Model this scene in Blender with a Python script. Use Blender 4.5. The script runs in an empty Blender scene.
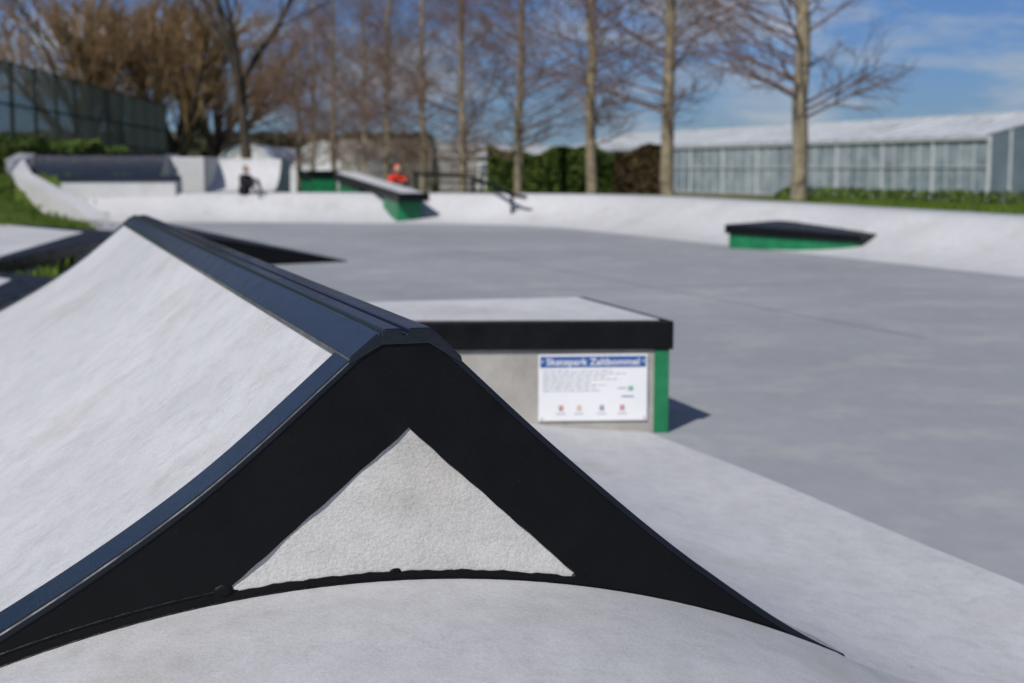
import bpy, bmesh, math, random
import numpy as np
from mathutils import Vector, Matrix
random.seed(7)
sc = bpy.context.scene
sc.view_settings.view_transform = 'Standard'
sc.view_settings.look = 'None'
sc.view_settings.exposure = 0
sc.view_settings.gamma = 1

# ---------------------------------------------------------------- frame of the park
E = (0.949, 0.316)      # across the ridge
R = (-0.316, 0.949)     # along the ridge
O = (-0.185, 2.40)      # near end of the ridge
def W(s, t, z):
    return (O[0]+s*E[0]+t*R[0], O[1]+s*E[1]+t*R[1], z)

# ---------------------------------------------------------------- materials
def nm(name):
    m = bpy.data.materials.new(name); m.use_nodes = True
    nt = m.node_tree
    return m, nt, nt.nodes['Principled BSDF']
def noise(nt, co, scale, detail=3, rough=0.6, dist=0):
    n = nt.nodes.new('ShaderNodeTexNoise')
    n.inputs['Scale'].default_value = scale; n.inputs['Detail'].default_value = detail
    n.inputs['Roughness'].default_value = rough; n.inputs['Distortion'].default_value = dist
    nt.links.new(co, n.inputs['Vector']); return n.outputs['Fac']
def ramp(nt, fac, stops):
    r = nt.nodes.new('ShaderNodeValToRGB')
    el = r.color_ramp.elements
    while len(el) < len(stops): el.new(0.5)
    for e, (p, c) in zip(el, stops):
        e.position = p; e.color = (c[0], c[1], c[2], 1)
    nt.links.new(fac, r.inputs['Fac']); return r.outputs['Color']
def mul(nt, a, b, f=1.0):
    m = nt.nodes.new('ShaderNodeMix'); m.data_type = 'RGBA'; m.blend_type = 'MULTIPLY'
    m.inputs[0].default_value = f
    nt.links.new(a, m.inputs[6]); nt.links.new(b, m.inputs[7]); return m.outputs[2]
def mixc(nt, fac, a, b):
    m = nt.nodes.new('ShaderNodeMix'); m.data_type = 'RGBA'
    nt.links.new(fac, m.inputs[0]); nt.links.new(a, m.inputs[6]); nt.links.new(b, m.inputs[7]); return m.outputs[2]
def coords(nt, scale=(1,1,1), rot=0):
    tc = nt.nodes.new('ShaderNodeTexCoord'); mp = nt.nodes.new('ShaderNodeMapping')
    mp.inputs['Scale'].default_value = scale; mp.inputs['Rotation'].default_value = (0,0,rot)
    nt.links.new(tc.outputs['Object'], mp.inputs['Vector']); return mp.outputs['Vector']
def g(v): return (v, v, v)

def concrete(name, base, lo=0.8, rough=0.75, bump=0.25, big=0.7, fine=90, near=True, warm=(.90,.88,.84), w0=.55, grain=.86, streak=.92, mott=.90):
    m, nt, b = nm(name)
    co = coords(nt); cs = coords(nt, (1, 0.45, 1), math.radians(-18))
    c0 = nt.nodes.new('ShaderNodeRGB'); c0.outputs[0].default_value = (*base, 1)
    n1 = ramp(nt, noise(nt, co, big, 4, .6), [(0.3, g(lo)), (0.7, g(1.05))])
    n3 = ramp(nt, noise(nt, cs, 9, 4, .72), [(0.3, g(streak)), (0.64, g(1.03))])
    st = ramp(nt, noise(nt, co, 1.5, 4, .65), [(w0, g(1.0)), (w0+.17, warm)])
    c = mul(nt, mul(nt, mul(nt, c0.outputs[0], n1), n3), st)
    if near:
        n4 = ramp(nt, noise(nt, co, 210, 2, .7), [(0.3, g(grain)), (0.6, g(1.04))])
        c = mul(nt, c, n4)
        sc_ = ramp(nt, noise(nt, co, 14, 5, .8, .8), [(0.38, g(mott)), (0.50, g(1.0)), (0.62, g(1.03))])
        c = mul(nt, c, sc_)
        bf = nt.nodes.new('ShaderNodeBump'); bf.inputs['Strength'].default_value = bump; bf.inputs['Distance'].default_value = 0.004
        nt.links.new(noise(nt, co, fine, 4, .7), bf.inputs['Height']); nt.links.new(bf.outputs['Normal'], b.inputs['Normal'])
    nt.links.new(c, b.inputs['Base Color'])
    b.inputs['Roughness'].default_value = rough
    b.inputs['Specular IOR Level'].default_value = 0.3
    return m

def paint(name, base, rough=0.35, bump=0.15, chips=False, spec=0.5, scale=130):
    m, nt, b = nm(name)
    co = coords(nt)
    c0 = nt.nodes.new('ShaderNodeRGB'); c0.outputs[0].default_value = (*base, 1)
    n1 = ramp(nt, noise(nt, co, 6, 3, .7), [(0.3, g(0.75)), (0.7, g(1.25))])
    c = mul(nt, c0.outputs[0], n1)
    if chips:
        dust = nt.nodes.new('ShaderNodeRGB'); dust.outputs[0].default_value = (0.05, 0.05, 0.05, 1)
        f = ramp(nt, noise(nt, co, 110, 4, .8), [(0.66, g(0)), (0.73, g(0.5))])
        c = mixc(nt, f, c, dust.outputs[0])
    nt.links.new(c, b.inputs['Base Color'])
    rr = ramp(nt, noise(nt, co, 14, 3, .7), [(0.3, g(rough*0.7)), (0.75, g(min(1, rough*1.5)))])
    nt.links.new(rr, b.inputs['Roughness'])
    b.inputs['Specular IOR Level'].default_value = spec
    bf = nt.nodes.new('ShaderNodeBump'); bf.inputs['Strength'].default_value = bump; bf.inputs['Distance'].default_value = 0.002
    nt.links.new(noise(nt, co, scale, 3, .7), bf.inputs['Height']); nt.links.new(bf.outputs['Normal'], b.inputs['Normal'])
    return m

def simple(name, c1, c2, scale=4, rough=0.8, bump=0.3, spec=0.3, dist=0.02):
    m, nt, b = nm(name)
    co = coords(nt)
    c = ramp(nt, noise(nt, co, scale, 3, .7), [(0.32, c1), (0.68, c2)])
    nt.links.new(c, b.inputs['Base Color']); b.inputs['Roughness'].default_value = rough
    b.inputs['Specular IOR Level'].default_value = spec
    if bump > .25:
        bf = nt.nodes.new('ShaderNodeBump'); bf.inputs['Strength'].default_value = bump; bf.inputs['Distance'].default_value = dist
        nt.links.new(noise(nt, co, scale*6, 2, .7), bf.inputs['Height']); nt.links.new(bf.outputs['Normal'], b.inputs['Normal'])
    return m

M_white = concrete('pale_concrete', (0.55, 0.55, 0.56), lo=0.88, bump=0.5)
M_bankc = concrete('pale_bank_concrete', (0.55, 0.55, 0.555), lo=0.85, near=False, big=.5)
M_dome  = concrete('smooth_pale_concrete', (0.50, 0.50, 0.505), lo=0.86, bump=0.3, w0=.5, mott=.93)
M_tri   = concrete('infill_concrete', (0.58, 0.565, 0.54), lo=0.92, bump=0.45, fine=120, grain=.84, big=5, mott=.92)
M_box   = concrete('box_concrete', (0.42, 0.40, 0.365), lo=0.7, bump=0.3, big=3)
M_grey  = concrete('grey_concrete', (0.318, 0.328, 0.342), lo=0.80, big=0.22, near=False, rough=0.7, warm=(1.22,1.17,1.10), w0=.50, streak=.94)
M_joint = simple('joint_filler', (0.20, 0.20, 0.20), (0.26, 0.26, 0.26), bump=0)
M_black = paint('black_steel_paint', (0.0035, 0.0038, 0.0045), 0.42, 0.5, chips=True, spec=0.2)
M_navy  = paint('glossy_black_steel', (0.004, 0.007, 0.014), 0.16, 0.2, spec=0.65, scale=60)
M_edge  = paint('satin_black_steel', (0.004, 0.007, 0.014), 0.45, 0.2, spec=0.35, scale=60)
M_green = paint('green_paint', (0.008, 0.16, 0.06), 0.4, 0.1)
M_navyramp = paint('dark_blue_ramp_sheet', (0.010, 0.016, 0.032), 0.55, 0.1, spec=.25)
M_grass = simple('grass', (0.045, 0.085, 0.012), (0.11, 0.15, 0.028), 1.3, 0.95, 0.8, 0.1, 0.05)
M_blade = simple('grass_blades', (0.05, 0.10, 0.012), (0.13, 0.18, 0.03), 1.0, 0.9, 0, 0.1)
M_bark1 = simple('pale_bark', (0.14, 0.115, 0.075), (0.33, 0.275, 0.18), 5, 0.9, 0.5)
M_twig  = simple('twig_bark', (0.12, 0.07, 0.052), (0.22, 0.14, 0.105), 3, 0.9, 0)
M_bark2 = simple('dark_bark', (0.04, 0.03, 0.022), (0.09, 0.07, 0.05), 3, 0.9, 0.5)
M_twig2 = simple('willow_twigs', (0.17, 0.105, 0.05), (0.30, 0.19, 0.095), 1, 0.9, 0)
M_hedge = simple('hedge_leaf', (0.045, 0.085, 0.012), (0.12, 0.17, 0.03), 1.5, 0.8, 0)
M_hedgeb = simple('beech_hedge_leaf', (0.09, 0.06, 0.025), (0.17, 0.12, 0.055), 1.5, 0.8, 0)
M_core = simple('hedge_shade', (0.012, 0.02, 0.006), (0.03, 0.045, 0.012), 2, 0.9, 0)  # shade between the leaves, put into the core's dark colour
M_scrub = simple('scrub', (0.05, 0.05, 0.025), (0.12, 0.11, 0.06), 0.4, 0.9, 0)
M_glass = simple('greenhouse_glass', (0.15, 0.20, 0.23), (0.36, 0.41, 0.43), 0.9, 0.12, 0, 0.8)
M_gable = simple('greenhouse_gable', (0.11, 0.15, 0.18), (0.20, 0.24, 0.27), 0.5, 0.2, 0, 0.7)
M_roof  = simple('whitewashed_roof_glass', (0.46, 0.49, 0.51), (0.70, 0.72, 0.73), 0.5, 0.4, 0, 0.5)
M_alu   = simple('aluminium', (0.40, 0.42, 0.43), (0.55, 0.56, 0.56), 3, 0.4, 0, 0.5)
M_mesh_post = simple('fence_green_steel', (0.006, 0.014, 0.011), (0.012, 0.022, 0.018), 2, 0.6, 0)
M_wood = simple('weathered_wood', (0.20, 0.17, 0.13), (0.34, 0.30, 0.25), 2, 0.85, 0)
M_tunnel = simple('white_polytunnel_film', (0.55, 0.56, 0.56), (0.72, 0.73, 0.73), 1, 0.4, 0)
M_plaster = simple('pale_render', (0.48, 0.48, 0.47), (0.60, 0.60, 0.59), 1, 0.9, 0)
M_tile = simple('grey_roof_sheet', (0.30, 0.31, 0.32), (0.42, 0.42, 0.43), 3, 0.8, 0)
M_sign = simple('sign_white_enamel', (0.70, 0.71, 0.73), (0.76, 0.76, 0.77), 3, 0.3, 0, 0.5)
M_blue = simple('sign_blue', (0.02, 0.08, 0.28), (0.03, 0.10, 0.31), 3, 0.3, 0, 0.5)
M_text = simple('sign_text', (0.24, 0.26, 0.30), (0.30, 0.32, 0.36), 3, 0.5, 0)
M_red = simple('red_jacket', (0.62, 0.03, 0.015), (0.75, 0.05, 0.02), 3, 0.8, 0)
M_dark = simple('black_clothes', (0.010, 0.010, 0.012), (0.02, 0.02, 0.024), 3, 0.8, 0)
M_skin = simple('skin', (0.50, 0.30, 0.21), (0.56, 0.34, 0.24), 8, 0.55, 0)
M_hair = simple('hair', (0.03, 0.02, 0.012), (0.06, 0.04, 0.02), 20, 0.7, 0)

# ---------------------------------------------------------------- helpers
def link(o): sc.collection.objects.link(o); return o
def mk(name, verts, faces, mat, parent=None, smooth=False, bevel=0, mats=None, midx=None):
    me = bpy.data.meshes.new(name); me.from_pydata([tuple(v) for v in verts], [], faces); me.validate(); me.update()
    for m in (mats or [mat]): me.materials.append(m)
    if midx:
        for p, i in zip(me.polygons, midx): p.material_index = i
    if smooth:
        me.polygons.foreach_set('use_smooth', [True]*len(me.polygons))
    o = link(bpy.data.objects.new(name, me))
    if parent: o.parent = parent
    if bevel:
        bv = o.modifiers.new('b', 'BEVEL'); bv.width = bevel; bv.segments = 2; bv.limit_method = 'ANGLE'; bv.angle_limit = math.radians(35)
    return o
def renorm(o):
    bm = bmesh.new(); bm.from_mesh(o.data); bmesh.ops.recalc_face_normals(bm, faces=bm.faces); bm.to_mesh(o.data); bm.free()
def empty(name):
    return link(bpy.data.objects.new(name, None))
def prism(name, fp, zb, zt, mat, parent=None, bevel=0):
    n = len(fp)
    if not hasattr(zb, '__len__'): zb = [zb]*n
    if not hasattr(zt, '__len__'): zt = [zt]*n
    v = [(p[0], p[1], z) for p, z in zip(fp, zb)] + [(p[0], p[1], z) for p, z in zip(fp, zt)]
    a = sum(fp[i][0]*fp[(i+1)%n][1]-fp[(i+1)%n][0]*fp[i][1] for i in range(n))
    f = [tuple(range(n))[::-1], tuple(range(n, 2*n))] + [(i, (i+1)%n, n+(i+1)%n, n+i) for i in range(n)]
    if a < 0: f = [tuple(x[::-1]) for x in f]
    return mk(name, v, f, mat, parent, bevel=bevel)
def merge_boxes(name, boxes, mat, parent=None):
    V = []; F = []
    for c, a, b, d in boxes:
        c, a, b, d = map(Vector, (c, a, b, d)); k = len(V)
        for sx, sy, sz in [(-1,-1,-1),(1,-1,-1),(1,1,-1),(-1,1,-1),(-1,-1,1),(1,-1,1),(1,1,1),(-1,1,1)]:
            V.append(c+a*sx+b*sy+d*sz)
        for q in [(0,3,2,1),(4,5,6,7),(0,1,5,4),(1,2,6,5),(2,3,7,6),(3,0,4,7)]:
            F.append(tuple(k+i for i in q))
    return mk(name, V, F, mat, parent)
def bar(p0, p1, w):
    p0, p1 = Vector(p0), Vector(p1); d = (p1-p0)/2
    up = Vector((0,0,1)) if abs(d.normalized().z) < .9 else Vector((1,0,0))
    a = d.cross(up).normalized()*w; b = d.cross(a).normalized()*w
    return ((p0+p1)/2, d, a, b)

# ---------------------------------------------------------------- ridge profile
def interp(pts):
    xs = np.array([p[0] for p in pts]); ys = np.array([p[1] for p in pts])
    h = np.diff(xs); dl = np.diff(ys)/h
    m = np.zeros(len(xs)); m[0] = dl[0]; m[-1] = dl[-1]
    for i in range(1, len(xs)-1):
        m[i] = 0 if dl[i-1]*dl[i] <= 0 else 2*dl[i-1]*dl[i]/(dl[i-1]+dl[i])
    def f(x):
        x = min(max(x, xs[0]), xs[-1])
        i = min(int(np.searchsorted(xs, x, side='right'))-1, len(xs)-2); i = max(i, 0)
        u = (x-xs[i])/h[i]
        return float((2*u**3-3*u*u+1)*ys[i]+(u**3-2*u*u+u)*h[i]*m[i]+(-2*u**3+3*u*u)*ys[i+1]+(u**3-u*u)*h[i]*m[i+1])
    return f
fR = interp([(0.043,.873),(.285,.646),(.564,.412),(.85,.222),(1.15,.105),(1.5,.035),(1.97,.004)])
fL = interp([(0.043,.873),(.362,.607),(.663,.417),(1.0,.245),(1.35,.11),(1.7,.035),(2.1,.004)])
def outer(s):
    if abs(s) <= .043: return .873
    return fR(s) if s > 0 else fL(-s)
def arc(s): return .45-.046*s-.254*s*s
LEN = 6.5
ss = [-2.1,-1.9,-1.7,-1.5,-1.35,-1.2,-1.1,-1.0,-.9,-.8,-.7,-.6,-.5,-.4,-.3,-.2,-.1,-.043,.043,.1,.2,.3,.4,.5,.6,.7,.8,.85,.9,1.0,1.1,1.2,1.35,1.5,1.65,1.8,1.97]
ridge = empty('skate_spine_ramp')
def toe_wob(s, t):
    return .018*math.sin(t*1.1+.4)+.009*math.sin(t*3.3) if s >= 1.8 else 0
ts = np.linspace(0, LEN, 27)
V = []; F = []; n = len(ss)
for t in ts:
    for s in ss: V.append(W(s+toe_wob(s,t), t, outer(s)+(.0025*math.sin(t*2.3+s*4) if .1<abs(s)<1.6 else 0)))
for j in range(len(ts)-1):
    for i in range(n-1):
        F.append((j*n+i, j*n+i+1, (j+1)*n+i+1, (j+1)*n+i))
mk('concrete_slopes', V, F, M_white, ridge, smooth=True)
V = [W(s, LEN, outer(s)) for s in ss] + [W(s, LEN, -.1) for s in ss]
mk('end_wall', V, [(i+1, i, n+i, n+i+1) for i in range(n-1)], M_white, ridge)
def apron(s, t):
    if s > .85: z = outer(s)
    elif s < -1.0: z = outer(s)
    else: z = arc(s)
    k = max(0.0, -t)
    return max(z - .02*k*k*(1 if s < .85 else max(0, 1-(s-.85)/.6)), .004)
s2 = sorted(set(list(np.round(np.linspace(-1.0, .85, 38), 4)) + [x for x in ss if x < -1.0 or x > .85]))
t2 = [0,-.1,-.2,-.3,-.4,-.5,-.65,-.8,-1,-1.3,-1.6,-2,-2.5,-3,-3.5,-4,-4.6]
V = []; F = []; n2 = len(s2)
for t in t2:
    for s in s2: V.append(W(s+toe_wob(s,t), t, apron(s, t)))
for j in range(len(t2)-1):
    for i in range(n2-1):
        F.append((j*n2+i+1, j*n2+i, (j+1)*n2+i, (j+1)*n2+i+1))
mk('apron_dome', V, F, M_dome, ridge, smooth=True)

# steel gable frame
TL, TR, TA = (-.309,.458), (.315,.428), (.005,.715)
def tri_top(s):
    if s < TA[0]: u = (s-TL[0])/(TA[0]-TL[0]); return TL[1]+u*(TA[1]-TL[1])
    u = (s-TA[0])/(TR[0]-TA[0]); return TA[1]+u*(TR[1]-TA[1])
def gable(name, t0, t1):
    sx = sorted(set([round(x, 4) for x in list(np.linspace(-1.03, .86, 150))+[-.043,.043,TL[0],TR[0],TA[0]]]))
    V = []; F = []
    def strip(s_a, s_b, top, bot):
        xs = [s for s in sx if s_a-1e-6 <= s <= s_b+1e-6]; k = len(V); m = len(xs)
        for s in xs:
            zt, zb = top(s), bot(s)
            if zb > zt-.001: zb = zt-.001
            V.extend([W(s, t0, zt), W(s, t0, zb), W(s, t1, zt), W(s, t1, zb)])
        for i in range(m-1):
            a = k+4*i; b = a+4
            F.extend([(a, a+1, b+1, b), (a+2, b+2, b+3, a+3), (a, b, b+2, a+2), (a+1, a+3, b+3, b+1)])
        F.append((k, k+2, k+3, k+1)); a = k+4*(m-1); F.append((a, a+1, a+3, a+2))
    ot = lambda s: outer(s)+.004
    ab = lambda s: arc(s)-.012
    wob = lambda s: .0007*math.sin(s*61)+.0007*math.sin(s*143+1)+random.uniform(-.0003,.0003)
    strip(-1.03, TL[0], ot, ab)
    strip(TL[0], TR[0], ot, lambda s: tri_top(s)+wob(s))
    strip(TL[0], TR[0], lambda s: arc(s)+.015+wob(s*1.3)*1.2, ab)
    strip(TR[0], .86, ot, ab)
    mk(name, V, F, M_black, ridge)
gable('gable_steel_frame', -.014, .006)
gable('far_gable_steel_frame', LEN+.002, LEN+.016)
V = []; F = []; K = 70
for j in range(K+1):
    v = j/K
    for i in range(K+1):
        s = TL[0]-.010+(TR[0]-TL[0]+.020)*i/K
        zt = max(tri_top(min(max(s, TL[0]), TR[0])), arc(s)+.01)+.008; zb = arc(s)-.006
        z = zb+(zt-zb)*v
        rel = .0010*math.sin(s*37+z*21)+.0008*math.sin(z*60+s*11)
        V.append(W(s, -.0100+rel, z))
for j in range(K):
    for i in range(K):
        a = j*(K+1)+i; F.append((a, a+1, a+K+2, a+K+1))
mk('gable_infill', V, F, M_tri, ridge, smooth=True)
R6=6
def bead(name, s_a, s_b, nn, fz, r0, jit):
    V=[];F=[]; xs=np.linspace(s_a,s_b,nn)
    for i,s in enumerate(xs):
        r=r0+jit*.5*math.sin(s*170)+jit*random.random()*.6
        for k in range(R6):
            a=2*math.pi*k/R6; V.append(W(s,-.0135+r*math.cos(a)*.7,fz(s)+r*math.sin(a)))
    for i in range(len(xs)-1):
        for k in range(R6): F.append((i*R6+k, i*R6+(k+1)%R6, (i+1)*R6+(k+1)%R6, (i+1)*R6+k))
    mk(name, V, F, M_black, ridge, smooth=True)
bead('weld_bead', -.98, .84, 190, lambda s: arc(s)-.001, .004, .0012)
bead('weld_bead_b', -.98, -.30, 90, lambda s: arc(s)+.020, .0030, .0008)
def blob(name, s, z, r, t=-.010, mat=M_black):
    V=[];F=[];A,B=16,10
    p1,p2=random.uniform(0,6),random.uniform(0,6)
    for j in range(B+1):
        th = math.pi*j/B
        for i in range(A):
            ph = 2*math.pi*i/A; q = r*(1+.22*math.sin(3*ph+p1)*math.sin(th)+.15*math.sin(5*ph+2*th+p2)*math.sin(th))
            V.append(W(s+q*1.5*math.sin(th)*math.cos(ph), t+.5*q*math.sin(th)*math.sin(ph), z+q*math.cos(th)*.8))
    for j in range(B):
        for i in range(A): F.append((j*A+i, j*A+(i+1)%A, (j+1)*A+(i+1)%A, (j+1)*A+i))
    mk(name, V, F, mat, ridge, smooth=True)
for nme,s_,z_,r_ in (('weld_lump',-.318,.460,.015),('weld_lump_b',-.345,.449,.012),('weld_lump_e',-.300,.454,.010),('weld_lump_c',.320,.425,.010),('weld_lump_f',.338,.416,.007),('weld_lump_d',-.02,.466,.006)):
    blob(nme,s_,z_,r_)

def slope_strip(name, sa, sb, t0, t1, th, step=.012):
    m = max(2, int(abs(sb-sa)/step)); V=[];F=[];MI=[]
    sec=[(t0,-.006),(t0,th*.45),(t0+.002,th*.8),(t0+.006,th),(t1-.004,th),(t1,th*.6),(t1,-.004)]
    k_=len(sec)
    for i in range(m+1):
        s = sa+(sb-sa)*i/m; z = outer(s)
        for tt,h_ in sec: V.append(W(s,tt,z+h_))
    for i in range(m):
        for k in range(k_):
            a=i*k_+k; b=i*k_+(k+1)%k_; F.append((a,b,b+k_,a+k_)); MI.append(0 if k==3 else 1)
    F.append(tuple(range(k_))[::-1]); F.append(tuple(m*k_+k for k in range(k_))); MI+=[1,1]
    o = mk(name, V, F, M_navy, ridge, mats=[M_navy, M_edge], midx=MI); renorm(o)
    return o
for nme, a, b in (('edge_flange_l', -1.04, -.045), ('edge_flange_r', .045, .868)):
    slope_strip(nme, a, b, -.017, .108, .008)
slope_strip('far_flange_l', -1.6, -.045, LEN-.1, LEN+.02, .007)
slope_strip('far_flange_r', .045, 1.2, LEN-.1, LEN+.02, .007)
prof = [(-.098,.828),(-.096,.841),(-.050,.8790),(-.046,.875),(-.040,.876),(-.037,.887),(-.008,.887),(-.005,.876),(.003,.876),(.006,.887),(.043,.887),(.049,.882),(.098,.835),(.100,.822),(.04,.860),(-.04,.860)]
V=[];F=[];m=len(prof); tl=list(np.linspace(-.019, LEN+.022, 12))
for t in tl:
    for s,z in prof: V.append(W(s,t,z))
for j in range(len(tl)-1):
    for i in range(m): F.append((j*m+i, (j+1)*m+i, (j+1)*m+(i+1)%m, j*m+(i+1)%m))
F.append(tuple(range(m))); F.append(tuple((len(tl)-1)*m+i for i in range(m))[::-1])
o = mk('ridge_coping', V, F, M_navy, ridge, bevel=.002); renorm(o)

# ---------------------------------------------------------------- manual box with sign
box = empty('skate_box')
c = [W(2.045,3.31,0), W(2.11,4.56,0), W(.78,4.62,0), W(.78,3.68,0)]
def inset(fp, d):
    cx = sum(p[0] for p in fp)/len(fp); cy = sum(p[1] for p in fp)/len(fp); out=[]
    for p in fp:
        v = Vector((cx-p[0], cy-p[1])); out.append((p[0]+v.normalized().x*d, p[1]+v.normalized().y*d))
    return out
prism('concrete_core', inset(c,.035), -.05, .38, M_box, box, bevel=.006)
prism('steel_band', c, .372, .498, M_black, box, bevel=.006)
prism('concrete_top', inset(c,.075), .49, .503, M_white, box)
ci = inset(c,.031)
fr = Vector(ci[0]); fl = Vector(ci[3]); d = (fl-fr).normalized(); nrm = Vector((d.y,-d.x))
if nrm.y > 0: nrm = -nrm
a = fr+nrm*.006
prism('green_corner', [tuple(a-d*.008), tuple(a+d*.058), tuple(a+d*.058-nrm*.03), tuple(a-d*.008-nrm*.03)], -.02, .371, M_green, box, bevel=.003)
br = Vector(ci[1]); e2=(br-fr).normalized(); n3=Vector((e2.y,-e2.x))
prism('green_side', [tuple(fr+n3*.006+e2*.03), tuple(br+n3*.006), tuple(br-n3*.01), tuple(fr-n3*.01+e2*.03)], -.02, .370, M_green, box)
sign = empty('information_sign')
right = -d; fn = nrm
s0 = fr + d*.088 + fn*.004
SW, SH = .48, .295
def SP(x, z, off):
    p = s0 + d*(SW-x) + fn*off
    return (p.x, p.y, .055+z+.006*x)
def plate(name, x0, x1, z0, z1, o0, o1, mat, bevel=0):
    V=[SP(x0,z0,o0),SP(x1,z0,o0),SP(x1,z0,o1),SP(x0,z0,o1),SP(x0,z1,o0),SP(x1,z1,o0),SP(x1,z1,o1),SP(x0,z1,o1)]
    F=[(0,1,2,3),(7,6,5,4),(4,5,1,0),(5,6,2,1),(6,7,3,2),(7,4,0,3)]
    return mk(name, V, F, mat, sign, bevel=bevel)
plate('panel', 0, SW, 0, SH, 0, .006, M_sign, .0015)
plate('blue_header', .008, SW-.008, .238, .287, .0055, .0072, M_blue)
random.seed(3)
k=0
for r in range(8):
    z = .220-r*.0125
    L = random.uniform(.30,.40) if r<4 else random.uniform(.2,.30)
    x=.02
    while x < L:
        w = random.uniform(.012,.035)
        plate('text_word_%d'%k, x, min(x+w,L), z, z+.0036, .0055, .0066, M_text); x += w+.007; k+=1
cols=[(.40,.20,.19),(.45,.38,.30),(.24,.28,.34),(.42,.20,.24)]
for i,cx in enumerate((.09,.17,.27,.36)):
    mm = simple('logo_%d'%i, cols[i], tuple(min(1,v*1.3) for v in cols[i]), 30, .5, 0)
    plate('logo_mark_%d'%i, cx, cx+.020, .045, .070, .0055, .0068, mm)
    plate('logo_text_%d'%i, cx-.012, cx+.03, .03, .034, .0055, .0068, M_text)
mg = simple('logo_green', (.16,.36,.28),(.20,.42,.32),10,.5,0)
plate('logo_tree', .396,.418,.133,.153,.0055,.0068,mg); plate('logo_name', .35,.388,.142,.147,.0055,.0068,M_text); plate('logo_name_b', .365,.42,.105,.110,.0055,.0068,M_blue)
cu = bpy.data.curves.new('header_text','FONT'); cu.body='Skatepark Zaltbommel'; cu.size=.044; cu.extrude=.0006; cu.align_x='CENTER'; cu.space_character=1.02; cu.offset=.0005
cu.materials.append(M_sign)
to = link(bpy.data.objects.new('header_text', cu)); to.parent=sign
xax=Vector((right.x,right.y,.006)); zax=Vector((fn.x,fn.y,0)); yax=Vector((0,0,1))
mt = Matrix((xax,yax,zax)).transposed().to_4x4(); mt.translation=Vector(SP(SW/2,.248,.0079)); to.matrix_world=mt
for i,(x,z) in enumerate(((.014,.014),(SW-.014,.014),(.018,.265),(SW-.018,.265))):
    pts=[]
    for o_ in (.006,.010):
        for q in range(10):
            a_=2*math.pi*q/10; pts.append(SP(x+.006*math.cos(a_), z+.006*math.sin(a_), o_))
    F=[tuple(range(10,20))]+[(q,(q+1)%10,10+(q+1)%10,10+q) for q in range(10)]
    mk('bolt_%d'%i, pts, F, M_alu, sign)

# ---------------------------------------------------------------- floor and surrounding bank
def chaikin(p, n=3):
    for _ in range(n):
        q=[p[0]]
        for a_,b_ in zip(p[:-1],p[1:]):
            q.append((a_[0]*.75+b_[0]*.25,a_[1]*.75+b_[1]*.25)); q.append((a_[0]*.25+b_[0]*.75,a_[1]*.25+b_[1]*.75))
        q.append(p[-1]); p=q
    return p
toe = chaikin([(13.4,-8.3),(9.5,3.5),(5.55,15.4),(1.9,26.4),(0.9,29.2),(-.9,30.8),(-4,31.6),(-7,32),(-10.2,32.1)])
leftb = [(-8.6,30.0),(-7.6,25),(-6.3,20),(-4.7,16.5),(-3.9,9),(-4.5,0),(-5,-8.3)]
def offs(path, o):
    out=[]
    for i,p in enumerate(path):
        a_=path[max(i-1,0)]; b_=path[min(i+1,len(path)-1)]
        dx,dy=b_[0]-a_[0],b_[1]-a_[1]; L=math.hypot(dx,dy); out.append((p[0]+dy/L*o,p[1]-dx/L*o))
    return out
fp = offs(toe,.35)+leftb
floor = mk('skatepark_floor', [(p[0],p[1],0) for p in fp], [tuple(range(len(fp)))], M_grey)
js=[(W(5.2,6.0,.004),W(5.2,24,.004)),(W(2.1,10.6,.004),W(9.4,10.6,.004)),(W(-2,17.0,.004),W(9.4,17.0,.004))]
V=[];F=[]
for a_,b_ in js:
    a_,b_=Vector(a_),Vector(b_); dd=(b_-a_).normalized(); w=Vector((dd.y,-dd.x,0))*.006; k_=len(V)
    V+= [a_-w,a_+w,b_+w,b_-w]; F.append((k_,k_+1,k_+2,k_+3))
mk('floor_joints', V, F, M_joint, floor)
prf=[(-.03,.0),(.2,.012),(.4,.05),(.6,.11),(.8,.2),(1.0,.33),(1.2,.48),(1.4,.68),(1.6,.88),(1.7,.965),(1.8,1.0),(2.1,1.0),(2.9,1.0),(3.0,.6)]
V=[];F=[];m=len(prf)
def ztop(y): return .52+.11*min(max((y-16)/14,0),1)
OF=[offs(toe,o_) for o_,_ in prf]
for i,p in enumerate(toe):
    for (o_,zz),of in zip(prf,OF):
        V.append((of[i][0],of[i][1],.004+ztop(p[1])*zz))
for i in range(len(toe)-1):
    for k_ in range(m-1): F.append((i*m+k_,(i)*m+k_+1,(i+1)*m+k_+1,(i+1)*m+k_))
mk('concrete_bank', V, F, M_bankc, None, smooth=True)

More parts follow.
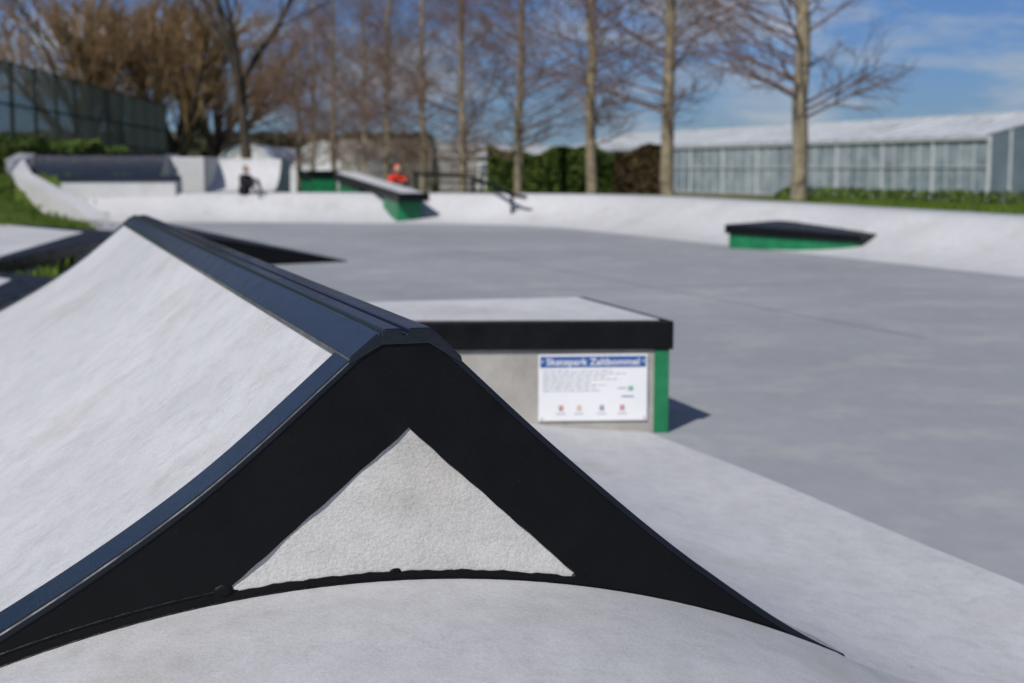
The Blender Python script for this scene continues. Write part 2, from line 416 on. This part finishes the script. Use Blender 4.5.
# ---------------------------------------------------------------- terrain
def axis(lo, hi, step, far, grow=1.35):
    a_=list(np.arange(lo,hi+1e-6,step)); s_=step; x=hi
    while x<far: s_*=grow; x+=s_; a_.append(x)
    s_=step; x=lo; pre=[]
    while x>-far: s_*=grow; x-=s_; pre.append(x)
    return np.array(pre[::-1]+a_)
ax=axis(-26,26,.5,1500); ay=axis(-14,64,.5,1500)
X,Y=np.meshgrid(ax,ay)
def dist_path(X,Y,P):
    D=np.full(X.shape,1e9)
    for (x0,y0),(x1,y1) in zip(P[:-1],P[1:]):
        dx,dy=x1-x0,y1-y0; L=dx*dx+dy*dy
        u=np.clip(((X-x0)*dx+(Y-y0)*dy)/L,0,1)
        D=np.minimum(D,np.hypot(X-x0-u*dx,Y-y0-u*dy))
    return D
def inside(X,Y,P):
    c_=np.zeros(X.shape,bool); n_=len(P)
    for i in range(n_):
        x0,y0=P[i]; x1,y1=P[(i+1)%n_]
        if y0==y1: continue
        cond=((y0>Y)!=(y1>Y))&(X<(x1-x0)*(Y-y0)/(y1-y0)+x0); c_^=cond
    return c_
big=offs(toe,2.7)
poly=big+leftb
ins=inside(X,Y,poly)
dR=dist_path(X,Y,big); dL=dist_path(X,Y,[(-10.2,32.1)]+leftb)
sm=lambda a_: np.clip(a_,0,1)**2*(3-2*np.clip(a_,0,1))
leftm=np.where(X<-3.5-np.clip(Y-9,0,25)*.22, sm((37.5-Y)/3), 0)*1.0
hR=.50-.9*sm(dR/15)
hL=.02+1.1*sm(dL/3.6)*sm((Y-20)/7)*sm((40-Y)/5)-.35*sm((dL-6)/12)
Z=hR*(1-leftm)+hL*leftm
Z+=.03*np.sin(X*.9+Y*.4)*np.sin(Y*.7)*np.where(dL>1,1,0)
Z=np.where(ins,-.18,Z)
nx,ny=len(ax),len(ay)
V=np.stack([X.ravel(),Y.ravel(),Z.ravel()],1).tolist()
F=[(j*nx+i,j*nx+i+1,(j+1)*nx+i+1,(j+1)*nx+i) for j in range(ny-1) for i in range(nx-1)]
mk('grass_ground', V, F, M_grass, None, smooth=True)
def hterr(x,y):
    i=int(np.argmin(abs(ax-x))); j=int(np.argmin(abs(ay-y))); return float(Z[j,i])
random.seed(11)
V=[];F=[]
def tuft(x,y,z,h):
    for _ in range(3):
        a_=random.uniform(0,6.28); w=random.uniform(.012,.03); l=random.uniform(.0,.06); k_=len(V)
        hh=h*random.uniform(.5,1.2)
        V.extend([(x+w*math.cos(a_),y+w*math.sin(a_),z-.02),(x-w*math.cos(a_),y-w*math.sin(a_),z-.02),(x+l*math.sin(a_)+random.uniform(-.03,.03),y+l*math.cos(a_),z+hh)])
        F.append((k_,k_+1,k_+2))
for _ in range(14000):
    x=random.uniform(-15,-4.2); y=random.uniform(9,36)
    bx=np.interp(y,[9,16.5,20,25,30],[-3.9,-4.7,-6.3,-7.6,-8.6])
    if x<bx-.15: tuft(x,y,hterr(x,y),.09)
for _ in range(14000):
    y=random.uniform(8,38)
    bx=5.55+(15.4-y)*.333+2.9 if y<29 else random.uniform(0,6)
    x=bx+abs(random.gauss(0,2.2)); tuft(x,y,hterr(x,y),.15)
mk('grass_tufts', V, F, M_blade)

# ---------------------------------------------------------------- left: low black-edged platforms in the grass
hip = empty('skate_hip_ledge')
zt=.22
P=[(-11.5,28.5),(-6.2,22.2),(-5.65,19.8),(-5.35,14.9),(-8.2,15.4)]
prism('platform_core', inset(P,.05), -.15, zt-.15, M_white, hip)
prism('platform_steel_edge', P, zt-.16, zt, M_black, hip, bevel=.01)
prism('platform_top', inset(P,.62), zt-.02, zt+.006, M_white, hip)
T=[(-4.75,18.6),(-2.10,18.15),(-4.1,16.6)]
prism('black_wedge', T, [-.05,-.05,-.05], [.52,.012,.48], M_black, hip)
ledge=empty('skate_ledge')
P=[(-7,15.2),(-3.9,12.2),(-3.35,8.6),(-6.6,7.6)]
prism('core', inset(P,.04), -.15, .12, M_white, ledge)
prism('steel_edge', P, .10, .24, M_black, ledge, bevel=.01)
prism('top', inset(P,.42), .23, .247, M_white, ledge)

# ---------------------------------------------------------------- green ledge in right bank
gl=empty('green_skate_ledge')
A=(3.17,21.25);B=(4.85,19.8);C=(6.0,21.2);D=(4.3,23.0)
prism('green_base', inset([A,B,C,D],.07), [-.02,-.02,.2,.0], [.23,.16,.16,.23], M_green, gl)
prism('black_top', [A,B,C,D], [.225,.155,.155,.225], [.36,.26,.26,.36], M_black, gl, bevel=.01)

# ---------------------------------------------------------------- far features
hb=empty('hubba_ledge')
a0=Vector((-2.15,31.4)); a1=Vector((-4.2,36.4)); wv=Vector((.33,.10))
fpq=[tuple(a0-wv),tuple(a0+wv),tuple(a1+wv),tuple(a1-wv)]
b0=a0+(a1-a0)*.06; b1=a0+(a1-a0)*.26
prism('green_leg', [tuple(b0-wv*.8),tuple(b0+wv*.8),tuple(b1+wv*.8),tuple(b1-wv*.8)], 0.0, [.56,.56,.62,.62], M_green, hb)
b0=a0+(a1-a0)*.62; b1=a0+(a1-a0)*.95
prism('green_leg_b', [tuple(b0-wv*.8),tuple(b0+wv*.8),tuple(b1+wv*.8),tuple(b1-wv*.8)], .3, [.78,.78,.9,.9], M_green, hb)
prism('black_slab', fpq, [.48,.48,.91,.91], [.66,.66,1.10,1.10], M_black, hb, bevel=.01)
fpi=[tuple(a0-wv*.75+(a1-a0)*.02),tuple(a0+wv*.75+(a1-a0)*.02),tuple(a1+wv*.75),tuple(a1-wv*.75)]
prism('pale_top', fpi, [.64,.64,1.0,1.0], [.675,.675,1.115,1.115], M_bankc, hb)
g2=empty('green_ledge')
prism('green_block', [(-5.2,37.2),(-4.6,37.4),(-5.1,38.9),(-5.7,38.7)], .3, 1.0, M_green, g2)
prism('black_top', [(-5.3,37.1),(-4.5,37.35),(-5.0,39.0),(-5.8,38.75)], 1.0, 1.16, M_black, g2, bevel=.01)
hr=empty('handrail')
bx=[bar((-2.4,34.6,1.08),(-.9,33.0,1.0),.03), bar((-.9,33.0,1.0),(.05,31.2,.62),.035), bar((.05,31.2,.62),(.3,30.9,.58),.035),
    bar((-2.3,34.5,.55),(-2.3,34.5,1.08),.03), bar((-.9,33.0,.5),(-.9,33.0,1.0),.035), bar((.0,31.3,.05),(.0,31.3,.63),.035)]
merge_boxes('rail_tubes', bx, M_black, hr)
pt=empty('picnic_table')
def tb(cx,cy,z,hx,hy,hz): return ((cx,cy,z),(hx,0,0),(0,hy,0),(0,0,hz))
bx=[tb(-1.6,43,.72+.35,.95,.38,.03), tb(-1.6,42.3,.45+.35,.95,.14,.025), tb(-1.6,43.7,.45+.35,.95,.14,.025)]
for sx in (-.7,.7):
    bx+= [bar((-1.6+sx,42.2,.1),(-1.6+sx,42.8,1.06),.04), bar((-1.6+sx,43.8,.1),(-1.6+sx,43.2,1.06),.04), bar((-1.6+sx,42.2,.76),(-1.6+sx,43.8,.76),.035)]
merge_boxes('planks_and_legs', bx, M_bark2, pt)

qp=empty('quarter_pipe')
def quarter(name, x0,x1,y0,depth,h,zb,mat,parent,skew=0,side=None):
    V=[];F=[];m_=14
    for i in range(m_+1):
        a_=i/m_*math.radians(78); yy=y0+depth*math.sin(a_)/math.sin(math.radians(78)); zz=zb+h*(1-math.cos(a_))/(1-math.cos(math.radians(78)))
        V+=[(x0+skew*i/m_,yy,zz),(x1+skew*i/m_,yy,zz)]
    V+=[(x0+skew,y0+depth+1.5,zb+h),(x1+skew,y0+depth+1.5,zb+h)]; m2=m_+1
    for i in range(m2): F.append((2*i,2*i+1,2*i+3,2*i+2))
    mk(name,V,F,mat,parent,smooth=False)
    nV=len(V)//2
    Vs=[];Fs=[]
    for sd in (0,1):
        b_=len(Vs)
        top=[V[2*i+sd] for i in range(nV)]
        Vs+=top+[(p[0],p[1],zb-.3) for p in top]
        Fs+=[(b_+i,b_+i+1,b_+nV+i+1,b_+nV+i) for i in range(nV-1)]
    mk(name+'_sides',Vs,Fs,side or M_bankc,parent)
    q=V[-2:]; mk(name+'_back',[q[0],q[1],(q[1][0],q[1][1],zb-.3),(q[0][0],q[0][1],zb-.3)],[(0,1,2,3)],side or M_bankc,parent)
quarter('dark_transition',-12.2,-8.9,34.4,2.0,.95,.62,M_navyramp,qp,.1)
merge_boxes('coping', [bar((-12.1,36.4,1.58),(-8.8,36.4,1.58),.035)], M_black, qp)
V=[];F=[]
pth=[(-12.6,37.2,1.60),(-12.35,35.6,1.42),(-11.7,34.2,1.10),(-10.7,33.0,.78),(-9.6,31.8,.42),(-8.75,30.3,.12)]
pth=[Vector(p) for p in pth]
for i,p in enumerate(pth):
    a_=pth[max(i-1,0)];b_=pth[min(i+1,len(pth)-1)];dd=(b_-a_);dd.z=0;dd.normalize();w=Vector((dd.y,-dd.x,0))*.22
    V+=[p-w,p+w,(p+w)-Vector((0,0,1.3)),(p-w)-Vector((0,0,1.3))]
for i in range(len(pth)-1):
    for k_ in range(4): F.append((4*i+k_,4*i+(k_+1)%4,4*i+4+(k_+1)%4,4*i+4+k_))
F+=[(0,3,2,1),tuple(4*(len(pth)-1)+k_ for k_ in range(4))]
mk('curved_kerb_wall',V,F,M_bankc,qp)
lg=empty('concrete_ledge')
prism('body',[(-10.6,33.6),(-7.9,33.6),(-7.9,34.3),(-10.6,34.3)],.3,.92,M_bankc,lg,bevel=.02)
prism('black_edge',[(-10.65,33.55),(-7.85,33.55),(-7.85,34.0),(-10.65,34.0)],.92,1.04,M_navyramp,lg)
q2=empty('white_quarter_pipe')
quarter('transition',-7.9,-6.2,37.0,1.5,.85,.62,M_bankc,q2)
prism('deck_block',[(-9.0,36.8),(-7.9,36.8),(-7.9,40),(-9.0,40)],.3,1.5,M_bankc,q2,bevel=.03)

# ---------------------------------------------------------------- people (seated)
def person(name, loc, rot, top, sc_=1.0):
    root=empty(name)
    J={'pel':(0,0,.11),'sp':(0,-.02,.30),'ch':(0,-.06,.46),'nk':(0,-.09,.58),
       'ls':(.17,-.07,.52),'le':(.25,-.25,.36),'lw':(.10,-.42,.40),'rs':(-.17,-.07,.52),'re':(-.25,-.25,.36),'rw':(-.08,-.44,.38),
       'lh':(.10,-.02,.10),'lk':(.15,-.40,.44),'la':(.13,-.55,.08),'lt':(.14,-.72,.04),
       'rh':(-.10,-.02,.10),'rk':(-.15,-.40,.44),'ra':(-.13,-.55,.08),'rt':(-.14,-.72,.04)}
    def skin(nm_, keys, edges, rad, mat):
        me=bpy.data.meshes.new(nm_); me.from_pydata([J[k_] for k_ in keys],[(keys.index(a_),keys.index(b_)) for a_,b_ in edges],[])
        me.materials.append(mat); o_=link(bpy.data.objects.new(nm_,me)); o_.parent=root
        md=o_.modifiers.new('skin','SKIN'); md.use_smooth_shade=True
        for i,k_ in enumerate(keys):
            o_.data.skin_vertices[0].data[i].radius=(rad[k_],rad[k_]*.85)
            o_.data.skin_vertices[0].data[i].use_root=(i==0)
        sb=o_.modifiers.new('sub','SUBSURF'); sb.levels=1; sb.render_levels=2
    rad={'pel':.14,'sp':.135,'ch':.15,'nk':.06,'ls':.075,'le':.055,'lw':.04,'rs':.075,'re':.055,'rw':.04,'lh':.09,'lk':.065,'la':.042,'lt':.035,'rh':.09,'rk':.065,'ra':.042,'rt':.035}
    skin('jacket',['sp','pel','ch','nk','ls','le','lw','rs','re','rw'],[('sp','pel'),('sp','ch'),('ch','nk'),('ch','ls'),('ls','le'),('le','lw'),('ch','rs'),('rs','re'),('re','rw')],rad,top)
    J['p2']=(0,-.02,.10); rad['p2']=.13
    skin('trousers',['p2','lh','lk','la','lt','rh','rk','ra','rt'],[('p2','lh'),('lh','lk'),('lk','la'),('la','lt'),('p2','rh'),('rh','rk'),('rk','ra'),('ra','rt')],rad,M_dark)
    def ell(nm_,c_,r_,mat,seg=18):
        V=[];F=[]
        for j in range(seg//2+1):
            th=math.pi*j/(seg//2)
            for i in range(seg):
                ph=2*math.pi*i/seg; x=r_[0]*math.sin(th)*math.cos(ph); y=r_[1]*math.sin(th)*math.sin(ph); z=r_[2]*math.cos(th)
                if z<0: x*=1-.25*(-z/r_[2])
                V.append((c_[0]+x,c_[1]+y,c_[2]+z))
        for j in range(seg//2):
            for i in range(seg): F.append((j*seg+i,(j+1)*seg+i,(j+1)*seg+(i+1)%seg,j*seg+(i+1)%seg))
        mk(nm_,V,F,mat,root,smooth=True)
    ell('head',(0,-.13,.72),(.075,.095,.115),M_skin)
    ell('hair' if top is not M_red else 'hood',(0,-.095,.735),(.088,.10,.115),M_hair if top is not M_red else M_red)
    ell('nose',(0,-.228,.71),(.012,.018,.02),M_skin,8)
    for sx in (-1,1):
        ell('eye',(sx*.03,-.215,.73),(.012,.01,.008),M_dark,8)
        ell('ear',(sx*.078,-.12,.715),(.012,.02,.03),M_skin,8)
        hx=J['lw' if sx>0 else 'rw']
        ell('palm',(hx[0]-sx*.03,hx[1]-.03,hx[2]),(.03,.04,.018),M_skin,8)
        for fg in range(4):
            ell('finger',(hx[0]-sx*.03+(.02-fg*.0135),hx[1]-.08+abs(fg-1.3)*.006,hx[2]-.008),(.007,.03,.007),M_skin,8)
        ell('thumb',(hx[0]-sx*.06,hx[1]-.04,hx[2]),(.008,.025,.008),M_skin,8)
    root.location=loc; root.rotation_euler=(0,0,rot); root.scale=(sc_,)*3
person('seated_person',(-3.05,37.6,.47),math.radians(25),M_red,1.0)
person('seated_person',(-6.3,33.6,.62),math.radians(60),M_dark,.78)

# ---------------------------------------------------------------- trees
def tubes(segs, sides, V, F):
    for p0,p1,r0,r1 in segs:
        d_=(p1-p0)
        if d_.length<1e-5: continue
        d_.normalize(); up=Vector((0,0,1)) if abs(d_.z)<.9 else Vector((1,0,0)); a_=d_.cross(up).normalized(); b_=d_.cross(a_); k_=len(V)
        for c_,r_ in ((p0,r0),(p1,r1)):
            for i in range(sides):
                an=2*math.pi*i/sides; V.append(c_+a_*(r_*math.cos(an))+b_*(r_*math.sin(an)))
        for i in range(sides): F.append((k_+i,k_+(i+1)%sides,k_+sides+(i+1)%sides,k_+sides+i))
def grow(p,d,L,r,lev,maxlev,out,nsub,upc,spread,jit=.10,nl=None):
    nseg=(4 if lev<maxlev else 2) if nl is None else nl[lev]; segs=[]; q=p.copy(); dd=d.copy()
    for i in range(nseg):
        dd=(dd+Vector((random.gauss(0,jit),random.gauss(0,jit),upc+random.gauss(0,jit*.6)))).normalized()
        q2_=q+dd*(L/nseg); ra=r*(1-.8*i/nseg); rb=r*(1-.8*(i+1)/nseg)
        out[lev].append((q.copy(),q2_.copy(),max(ra,.0038),max(rb,.0032))); segs.append((q.copy(),q2_.copy(),dd.copy()))
        q=q2_
    if lev<maxlev:
        for k_ in range(nsub[lev]):
            u=random.uniform(.2,1.0)*nseg; i=min(int(u),nseg-1); f=u-i
            pp=segs[i][0].lerp(segs[i][1],f); base=segs[i][2]
            ax_=Vector((random.gauss(0,1),random.gauss(0,1),random.gauss(0,1))); side=base.cross(ax_).normalized()
            nd=(base*math.cos(spread)+side*math.sin(spread)).normalized()
            grow(pp,nd,L*random.uniform(.32,.55)*(1.15-.4*u/nseg),r*.42,lev+1,maxlev,out,nsub,upc,spread,jit,nl)
def row_tree(seed,H=12.0):
    random.seed(seed); out={0:[],1:[],2:[],3:[],4:[]}
    n_=18; pts=[]
    lean=Vector((random.gauss(0,.012),random.gauss(0,.012),0))
    for i in range(n_+1):
        z=-.4+(H+.4)*i/n_; pts.append(Vector((lean.x*z+random.gauss(0,.03),lean.y*z+random.gauss(0,.03),z)))
    rad=lambda z: .132*(1-max(z,0)/H)**.8+.015+ (.04 if z<0.2 else 0)
    trunk=[(pts[i],pts[i+1],rad(pts[i].z),rad(pts[i+1].z)) for i in range(n_)]
    z=1.4
    while z<H-3.0:
        a_=random.uniform(0,6.28); f=z/H
        L=(4.6*(1-f)**.6+.4)*random.uniform(.5,1.1)
        if z<2.4: L*=.5
        up=.22+.55*f+random.uniform(-.08,.15)
        d_=Vector((math.cos(a_),math.sin(a_),up)).normalized()
        i=min(int((z+.4)/(H+.4)*n_),n_-1); base=pts[i].lerp(pts[i+1],((z+.4)/(H+.4)*n_)-i)
        grow(base,d_,L,.025*(1-f)+.008,0,2,out,[9,6],.03,.72,.07)
        z+=random.uniform(.06,.17)
    V=[];F=[]; tubes(trunk,10,V,F); nt_=len(F)
    tubes(out[0],4,V,F); tubes(out[1],3,V,F); tubes(out[2],3,V,F)
    return V,F,[0]*nt_+[1]*(len(F)-nt_)
def mkme(name,V,F,idx,mats):
    me=bpy.data.meshes.new(name); me.from_pydata([tuple(v) for v in V],[],F)
    for m_ in mats: me.materials.append(m_)
    me.polygons.foreach_set('material_index',idx); me.polygons.foreach_set('use_smooth',[True]*len(F)); me.update(); return me
variants=[mkme('poplar_mesh_%d'%k_,*row_tree(40+k_),[M_bark1,M_twig]) for k_ in range(3)]
random.seed(5)
for k_ in range(11):
    Yt=27+5.25*k_; Xt=-.332*Yt+14.37
    o=link(bpy.data.objects.new('poplar_tree',variants[k_%3]))
    o.location=(Xt+random.gauss(0,.12)*(k_>0),Yt,hterr(Xt,Yt)+.1); o.rotation_euler=(0,0,random.uniform(0,6.28)+k_); s_=random.uniform(.92,1.08); o.scale=(s_,s_,s_)

def big_tree(seed,H,maxlev,nsub,r,upc=.04,spread=.6,nlimb=6,limbang=.5,th=.35):
    random.seed(seed); out={i:[] for i in range(6)}
    p=Vector((0,0,-.4)); zt_=H*th; trunk=[]
    q=p.copy(); d_=Vector((0,0,1))
    for i in range(5):
        d_=(d_+Vector((random.gauss(0,.05),random.gauss(0,.05),0))).normalized(); q2_=q+d_*(zt_+.4)/5
        trunk.append((q.copy(),q2_.copy(),r*(1-.08*i)+(.08 if i==0 else 0),r*(1-.08*(i+1)))); q=q2_
    for k_ in range(nlimb):
        a_=2*math.pi*k_/nlimb+random.uniform(-.4,.4); an=limbang*random.uniform(.35,1.2)
        nd=Vector((math.cos(a_)*math.sin(an),math.sin(a_)*math.sin(an),math.cos(an)))
        st=trunk[random.choice((3,4))][1]
        grow(st.copy(),nd,(H-zt_)*random.uniform(.75,1.0),r*.55,0,maxlev,out,nsub,upc,spread)
    V=[];F=[]; tubes(trunk,10,V,F); tubes(out[0],6,V,F); nt_=len(F)
    for l_ in range(1,maxlev+1): tubes(out[l_],3,V,F)
    return V,F,[0]*nt_+[1]*(len(F)-nt_)
wil=[mkme('willow_mesh_%d'%k_,*big_tree(90+k_,11,3,[12,8,5],.32,.03,.55,nlimb=9,limbang=.6,th=.2),[M_bark2,M_twig2]) for k_ in range(2)]
fork=mkme('forked_mesh',*big_tree(121,15,3,[9,6,4],.24,.05,.5,nlimb=4,limbang=.55,th=.33),[M_bark2,M_bark2])
for Xw,Yw,s_,rz in ((-20.6,70,1.0,0),(-17.4,74,1.0,2.2),(-22.6,84,1.1,4.4),(-18.6,90,1.15,1)):
    o=link(bpy.data.objects.new('willow_tree',wil[int(rz)%2])); o.location=(Xw,Yw,-.4); o.scale=(s_,)*3; o.rotation_euler=(0,0,rz)
o=link(bpy.data.objects.new('bare_tree',fork)); o.location=(-9.2,50,-.35); o.scale=(.95,)*3; o.rotation_euler=(0,0,.5)
o=link(bpy.data.objects.new('bare_tree',fork)); o.location=(-20.5,46,-.2); o.scale=(.9,)*3; o.rotation_euler=(0,0,4)

# ---------------------------------------------------------------- hedges (leaf clumps over an added solid core, coloured dark as inner shade)
def hedge(name,c_,hx,hy,h,rz,mat,n_,ls=.07,z0=-.4,core=True):
    V=[];F=[];MI=[];random.seed(len(name)*7+n_)
    cr,sr=math.cos(rz),math.sin(rz)
    def T(x,y,z): return Vector((c_[0]+x*cr-y*sr,c_[1]+x*sr+y*cr,z0+z))
    wav=lambda x: .13*math.sin(x*2.1)+.07*math.sin(x*5.3+1)
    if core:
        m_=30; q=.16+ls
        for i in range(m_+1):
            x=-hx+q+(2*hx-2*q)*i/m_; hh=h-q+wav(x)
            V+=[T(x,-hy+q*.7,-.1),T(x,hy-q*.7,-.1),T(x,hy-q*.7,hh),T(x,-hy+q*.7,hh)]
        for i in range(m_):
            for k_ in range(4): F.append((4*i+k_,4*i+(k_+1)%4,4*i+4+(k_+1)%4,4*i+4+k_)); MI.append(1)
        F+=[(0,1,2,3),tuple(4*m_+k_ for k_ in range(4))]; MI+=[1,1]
    for _ in range(n_):
        x=random.uniform(-hx,hx); y=random.uniform(-hy,hy); z=random.uniform(0,h)
        f=random.choice((0,0,1,2))
        if f==0: y=(-hy+abs(random.gauss(0,.10)))*random.choice((1,1,1,-1))
        elif f==1: z=h-abs(random.gauss(0,.12))
        else: x=random.choice((-1,1))*(hx-abs(random.gauss(0,.1)))
        z+=wav(x)*(z/h)
        a_=Vector((random.gauss(0,1),random.gauss(0,1),random.gauss(0,1))).normalized()*ls*random.uniform(.5,1.3)
        b_=a_.cross(Vector((random.gauss(0,1),random.gauss(0,1),random.gauss(0,1)))).normalized()*ls*.6; k_=len(V); p=T(x,y,z)
        V+=[p-a_,p+b_,p+a_,p-b_]; F.append((k_,k_+1,k_+2,k_+3)); MI.append(0)
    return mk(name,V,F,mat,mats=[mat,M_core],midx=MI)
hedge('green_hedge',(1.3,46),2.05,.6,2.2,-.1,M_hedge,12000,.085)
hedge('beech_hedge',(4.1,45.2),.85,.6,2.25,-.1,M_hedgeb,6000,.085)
hedge('verge_shrubs',(12.5,37),.35,11,.75,.32,M_hedge,9000,.09,-.25)
hedge('distant_tree_line',(-40,140),32,4,5.0,.05,M_scrub,9000,.5,-.4)
hedge('distant_tree_line',(40,190),90,4,4.2,.0,M_scrub,14000,.6,-.4)
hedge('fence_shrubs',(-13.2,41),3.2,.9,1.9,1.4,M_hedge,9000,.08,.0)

# ---------------------------------------------------------------- greenhouse
gh=empty('greenhouse')
c0=Vector((18.3,55,-.45)); dirn=Vector((-.374,.927,0)); acr=Vector((.927,.374,0)); L=40; eh=2.95; wd=8.0; rh=.95; zu=Vector((0,0,1))
c1=c0+dirn*L; c2=c0+acr*wd; c3=c1+acr*wd; mid0=c0+acr*(wd/2); mid1=c1+acr*(wd/2)
mk('side_wall',[c0,c1,c1+zu*eh,c0+zu*eh],[(0,1,2,3)],M_glass,gh)
mk('back_wall',[c2,c3,c3+zu*eh,c2+zu*eh],[(0,1,2,3)],M_glass,gh)
mk('gable_walls',[c0,c2,c2+zu*eh,mid0+zu*(eh+rh),c0+zu*eh,c1,c3,c3+zu*eh,mid1+zu*(eh+rh),c1+zu*eh],[(0,1,2,3,4),(5,9,8,7,6)],M_gable,gh)
ev=-acr*.15
mk('roof',[c0+zu*(eh+.0)+ev,c1+zu*eh+ev,mid1+zu*(eh+rh),mid0+zu*(eh+rh),c2+zu*eh-ev,c3+zu*eh-ev],[(0,3,2,1),(3,4,5,2)],M_roof,gh)
bx=[]
for i in range(0,49):
    p=c0+dirn*(L*i/48)-acr*.03; bx.append(bar(p,p+zu*eh,.02 if i%4 else .045))
for hgt in (.5,1.75,eh-.08): bx.append(bar(c0+zu*hgt-acr*.05,c1+zu*hgt-acr*.05,.025 if hgt<2 else .08))
for i in range(0,9):
    p=c0+acr*(wd*i/8)-dirn*.03; hh=eh+rh*(1-abs(i/8-.5)*2); bx.append(bar(p,p+zu*hh,.04))
merge_boxes('mullions_and_gutter',bx,M_alu,gh)
bx=[]
for i in range(0,33):
    p=c0+dirn*(L*i/32)+zu*(eh+.05)+ev; q=mid0+dirn*(L*i/32)+zu*(eh+rh+.05); bx.append(bar(p,q,.03))
bx.append(bar(mid0+zu*(eh+rh+.05),mid1+zu*(eh+rh+.05),.06))
for i in (3,8,14,19,25):
    p=c0+dirn*(L*i/32)+acr*2.2+zu*(eh+rh*.62); bx.append((p,dirn*.6,acr*.7+zu*.18,zu*.03))
merge_boxes('roof_bars',bx,M_alu,gh)
mk('low_wall',[c0-acr*.08,c1-acr*.08,c1-acr*.08+zu*.45,c0-acr*.08+zu*.45],[(0,1,2,3)],M_wood,gh)

# ---------------------------------------------------------------- tall ball-court fence
fe=empty('ball_court_fence')
fpth=[(-12.6,18),(-13.9,38.0),(-15.9,66)]
bx=[]
for (x0,y0),(x1,y1) in zip(fpth[:-1],fpth[1:]):
    Ls=math.hypot(x1-x0,y1-y0); k_=int(Ls/2.5)
    for i in range(k_+1):
        x=x0+(x1-x0)*i/k_; y=y0+(y1-y0)*i/k_; bx.append(bar((x,y,-.5),(x,y,4.2),.045))
    for hgt in (.3,1.2,2.1,3.0,4.15): bx.append(bar((x0,y0,hgt),(x1,y1,hgt),.025))
    k_=int(Ls/.10)
    for i in range(k_+1):
        x=x0+(x1-x0)*i/k_; y=y0+(y1-y0)*i/k_; bx.append(bar((x,y,-.3),(x,y,4.1),.0075))
merge_boxes('posts_and_wires',bx,M_mesh_post,fe)
# ---------------------------------------------------------------- distant slatted fence, polytunnels, white building
wf=empty('wooden_fence')
bx=[]
for i in range(46):
    x=-7.4+i*.13; bx.append(((x,62,1.0),(.045,0,0),(0,.02,0),(0,0,1.5+.05*math.sin(i*3.1))))
for hgt in (.3,2.0): bx.append(((-4.4,62.06,hgt),(3.1,0,0),(0,.03,0),(0,0,.06)))
merge_boxes('slats',bx,M_wood,wf)
tn=empty('polytunnel')
def tunnel(x,w,y0,y1,h):
    V=[];F=[];m_=16
    for y in (y0,y1):
        for i in range(m_+1):
            a_=math.pi*i/m_; V.append((x-w/2*math.cos(a_),y,-.4+h*math.sin(a_)**.8))
    for i in range(m_): F.append((i,i+1,m_+2+i,m_+1+i))
    F.append(tuple(range(m_+1))); return mk('film',V,F,M_tunnel,tn)
tunnel(-11.6,4.4,88,120,3.4); tunnel(-16.4,4.4,88,120,3.2)
hs=empty('white_shed')
prism('walls',[(-6,118),(4,118),(4,126),(-6,126)],-.4,2.3,M_plaster,hs)
mk('roof',[(-6.3,117.6,2.3),(4.3,117.6,2.3),(4.3,126.4,2.3),(-6.3,126.4,2.3),(-6.3,122,3.3),(4.3,122,3.3)],[(0,1,5,4),(2,3,4,5),(1,2,5),(3,0,4)],M_tile,hs)
merge_boxes('windows',[((x,117.97,1.2),(.6,0,0),(0,.03,0),(0,0,.5)) for x in (-4.5,-2,1,3)],M_gable,hs)

# ---------------------------------------------------------------- light
el=math.radians(43); az=math.radians(27)
dv=Vector((math.sin(az)*math.cos(el),math.cos(az)*math.cos(el),-math.sin(el)))
sd=bpy.data.lights.new('sun','SUN'); sd.energy=3.9; sd.angle=math.radians(.5); sd.color=(1.0,.965,.915)
so=link(bpy.data.objects.new('sun',sd)); so.rotation_euler=dv.to_track_quat('-Z','Y').to_euler(); so.location=(-5,-5,12)
w=bpy.data.worlds.new('World'); sc.world=w; w.use_nodes=True; nt=w.node_tree
bg=nt.nodes['Background']; sky=nt.nodes.new('ShaderNodeTexSky'); sky.sky_type='NISHITA'; sky.sun_disc=False
sky.sun_elevation=el; sky.sun_rotation=math.pi+az; sky.air_density=1.0; sky.dust_density=.4; sky.ozone_density=2.5
tc=nt.nodes.new('ShaderNodeTexCoord'); mp=nt.nodes.new('ShaderNodeMapping'); mp.inputs['Scale'].default_value=(1,1,4.2); mp.inputs['Rotation'].default_value=(0,math.radians(10),0)
nt.links.new(tc.outputs['Generated'],mp.inputs['Vector'])
f=ramp(nt,noise(nt,mp.outputs['Vector'],7.5,6,.58),[(.47,g(0)),(.66,g(.8))])
tint=nt.nodes.new('ShaderNodeRGB'); tint.outputs[0].default_value=(.36,.52,.88,1)
skc=mul(nt,sky.outputs['Color'],tint.outputs[0])
cl=nt.nodes.new('ShaderNodeRGB'); cl.outputs[0].default_value=(5.8,6.4,7.2,1)
nt.links.new(mixc(nt,f,skc,cl.outputs[0]),bg.inputs['Color']); bg.inputs['Strength'].default_value=.074

# ---------------------------------------------------------------- camera
cd=bpy.data.cameras.new('camera'); cam=link(bpy.data.objects.new('camera',cd)); cam.location=(0,0,1.15)
cam.rotation_euler=(math.radians(90-6.84),0,0); cd.lens=50; cd.sensor_width=36; cd.clip_end=4000; cd.clip_start=.05
cd.dof.use_dof=True; cd.dof.focus_distance=2.45; cd.dof.aperture_fstop=4.4
sc.camera=cam
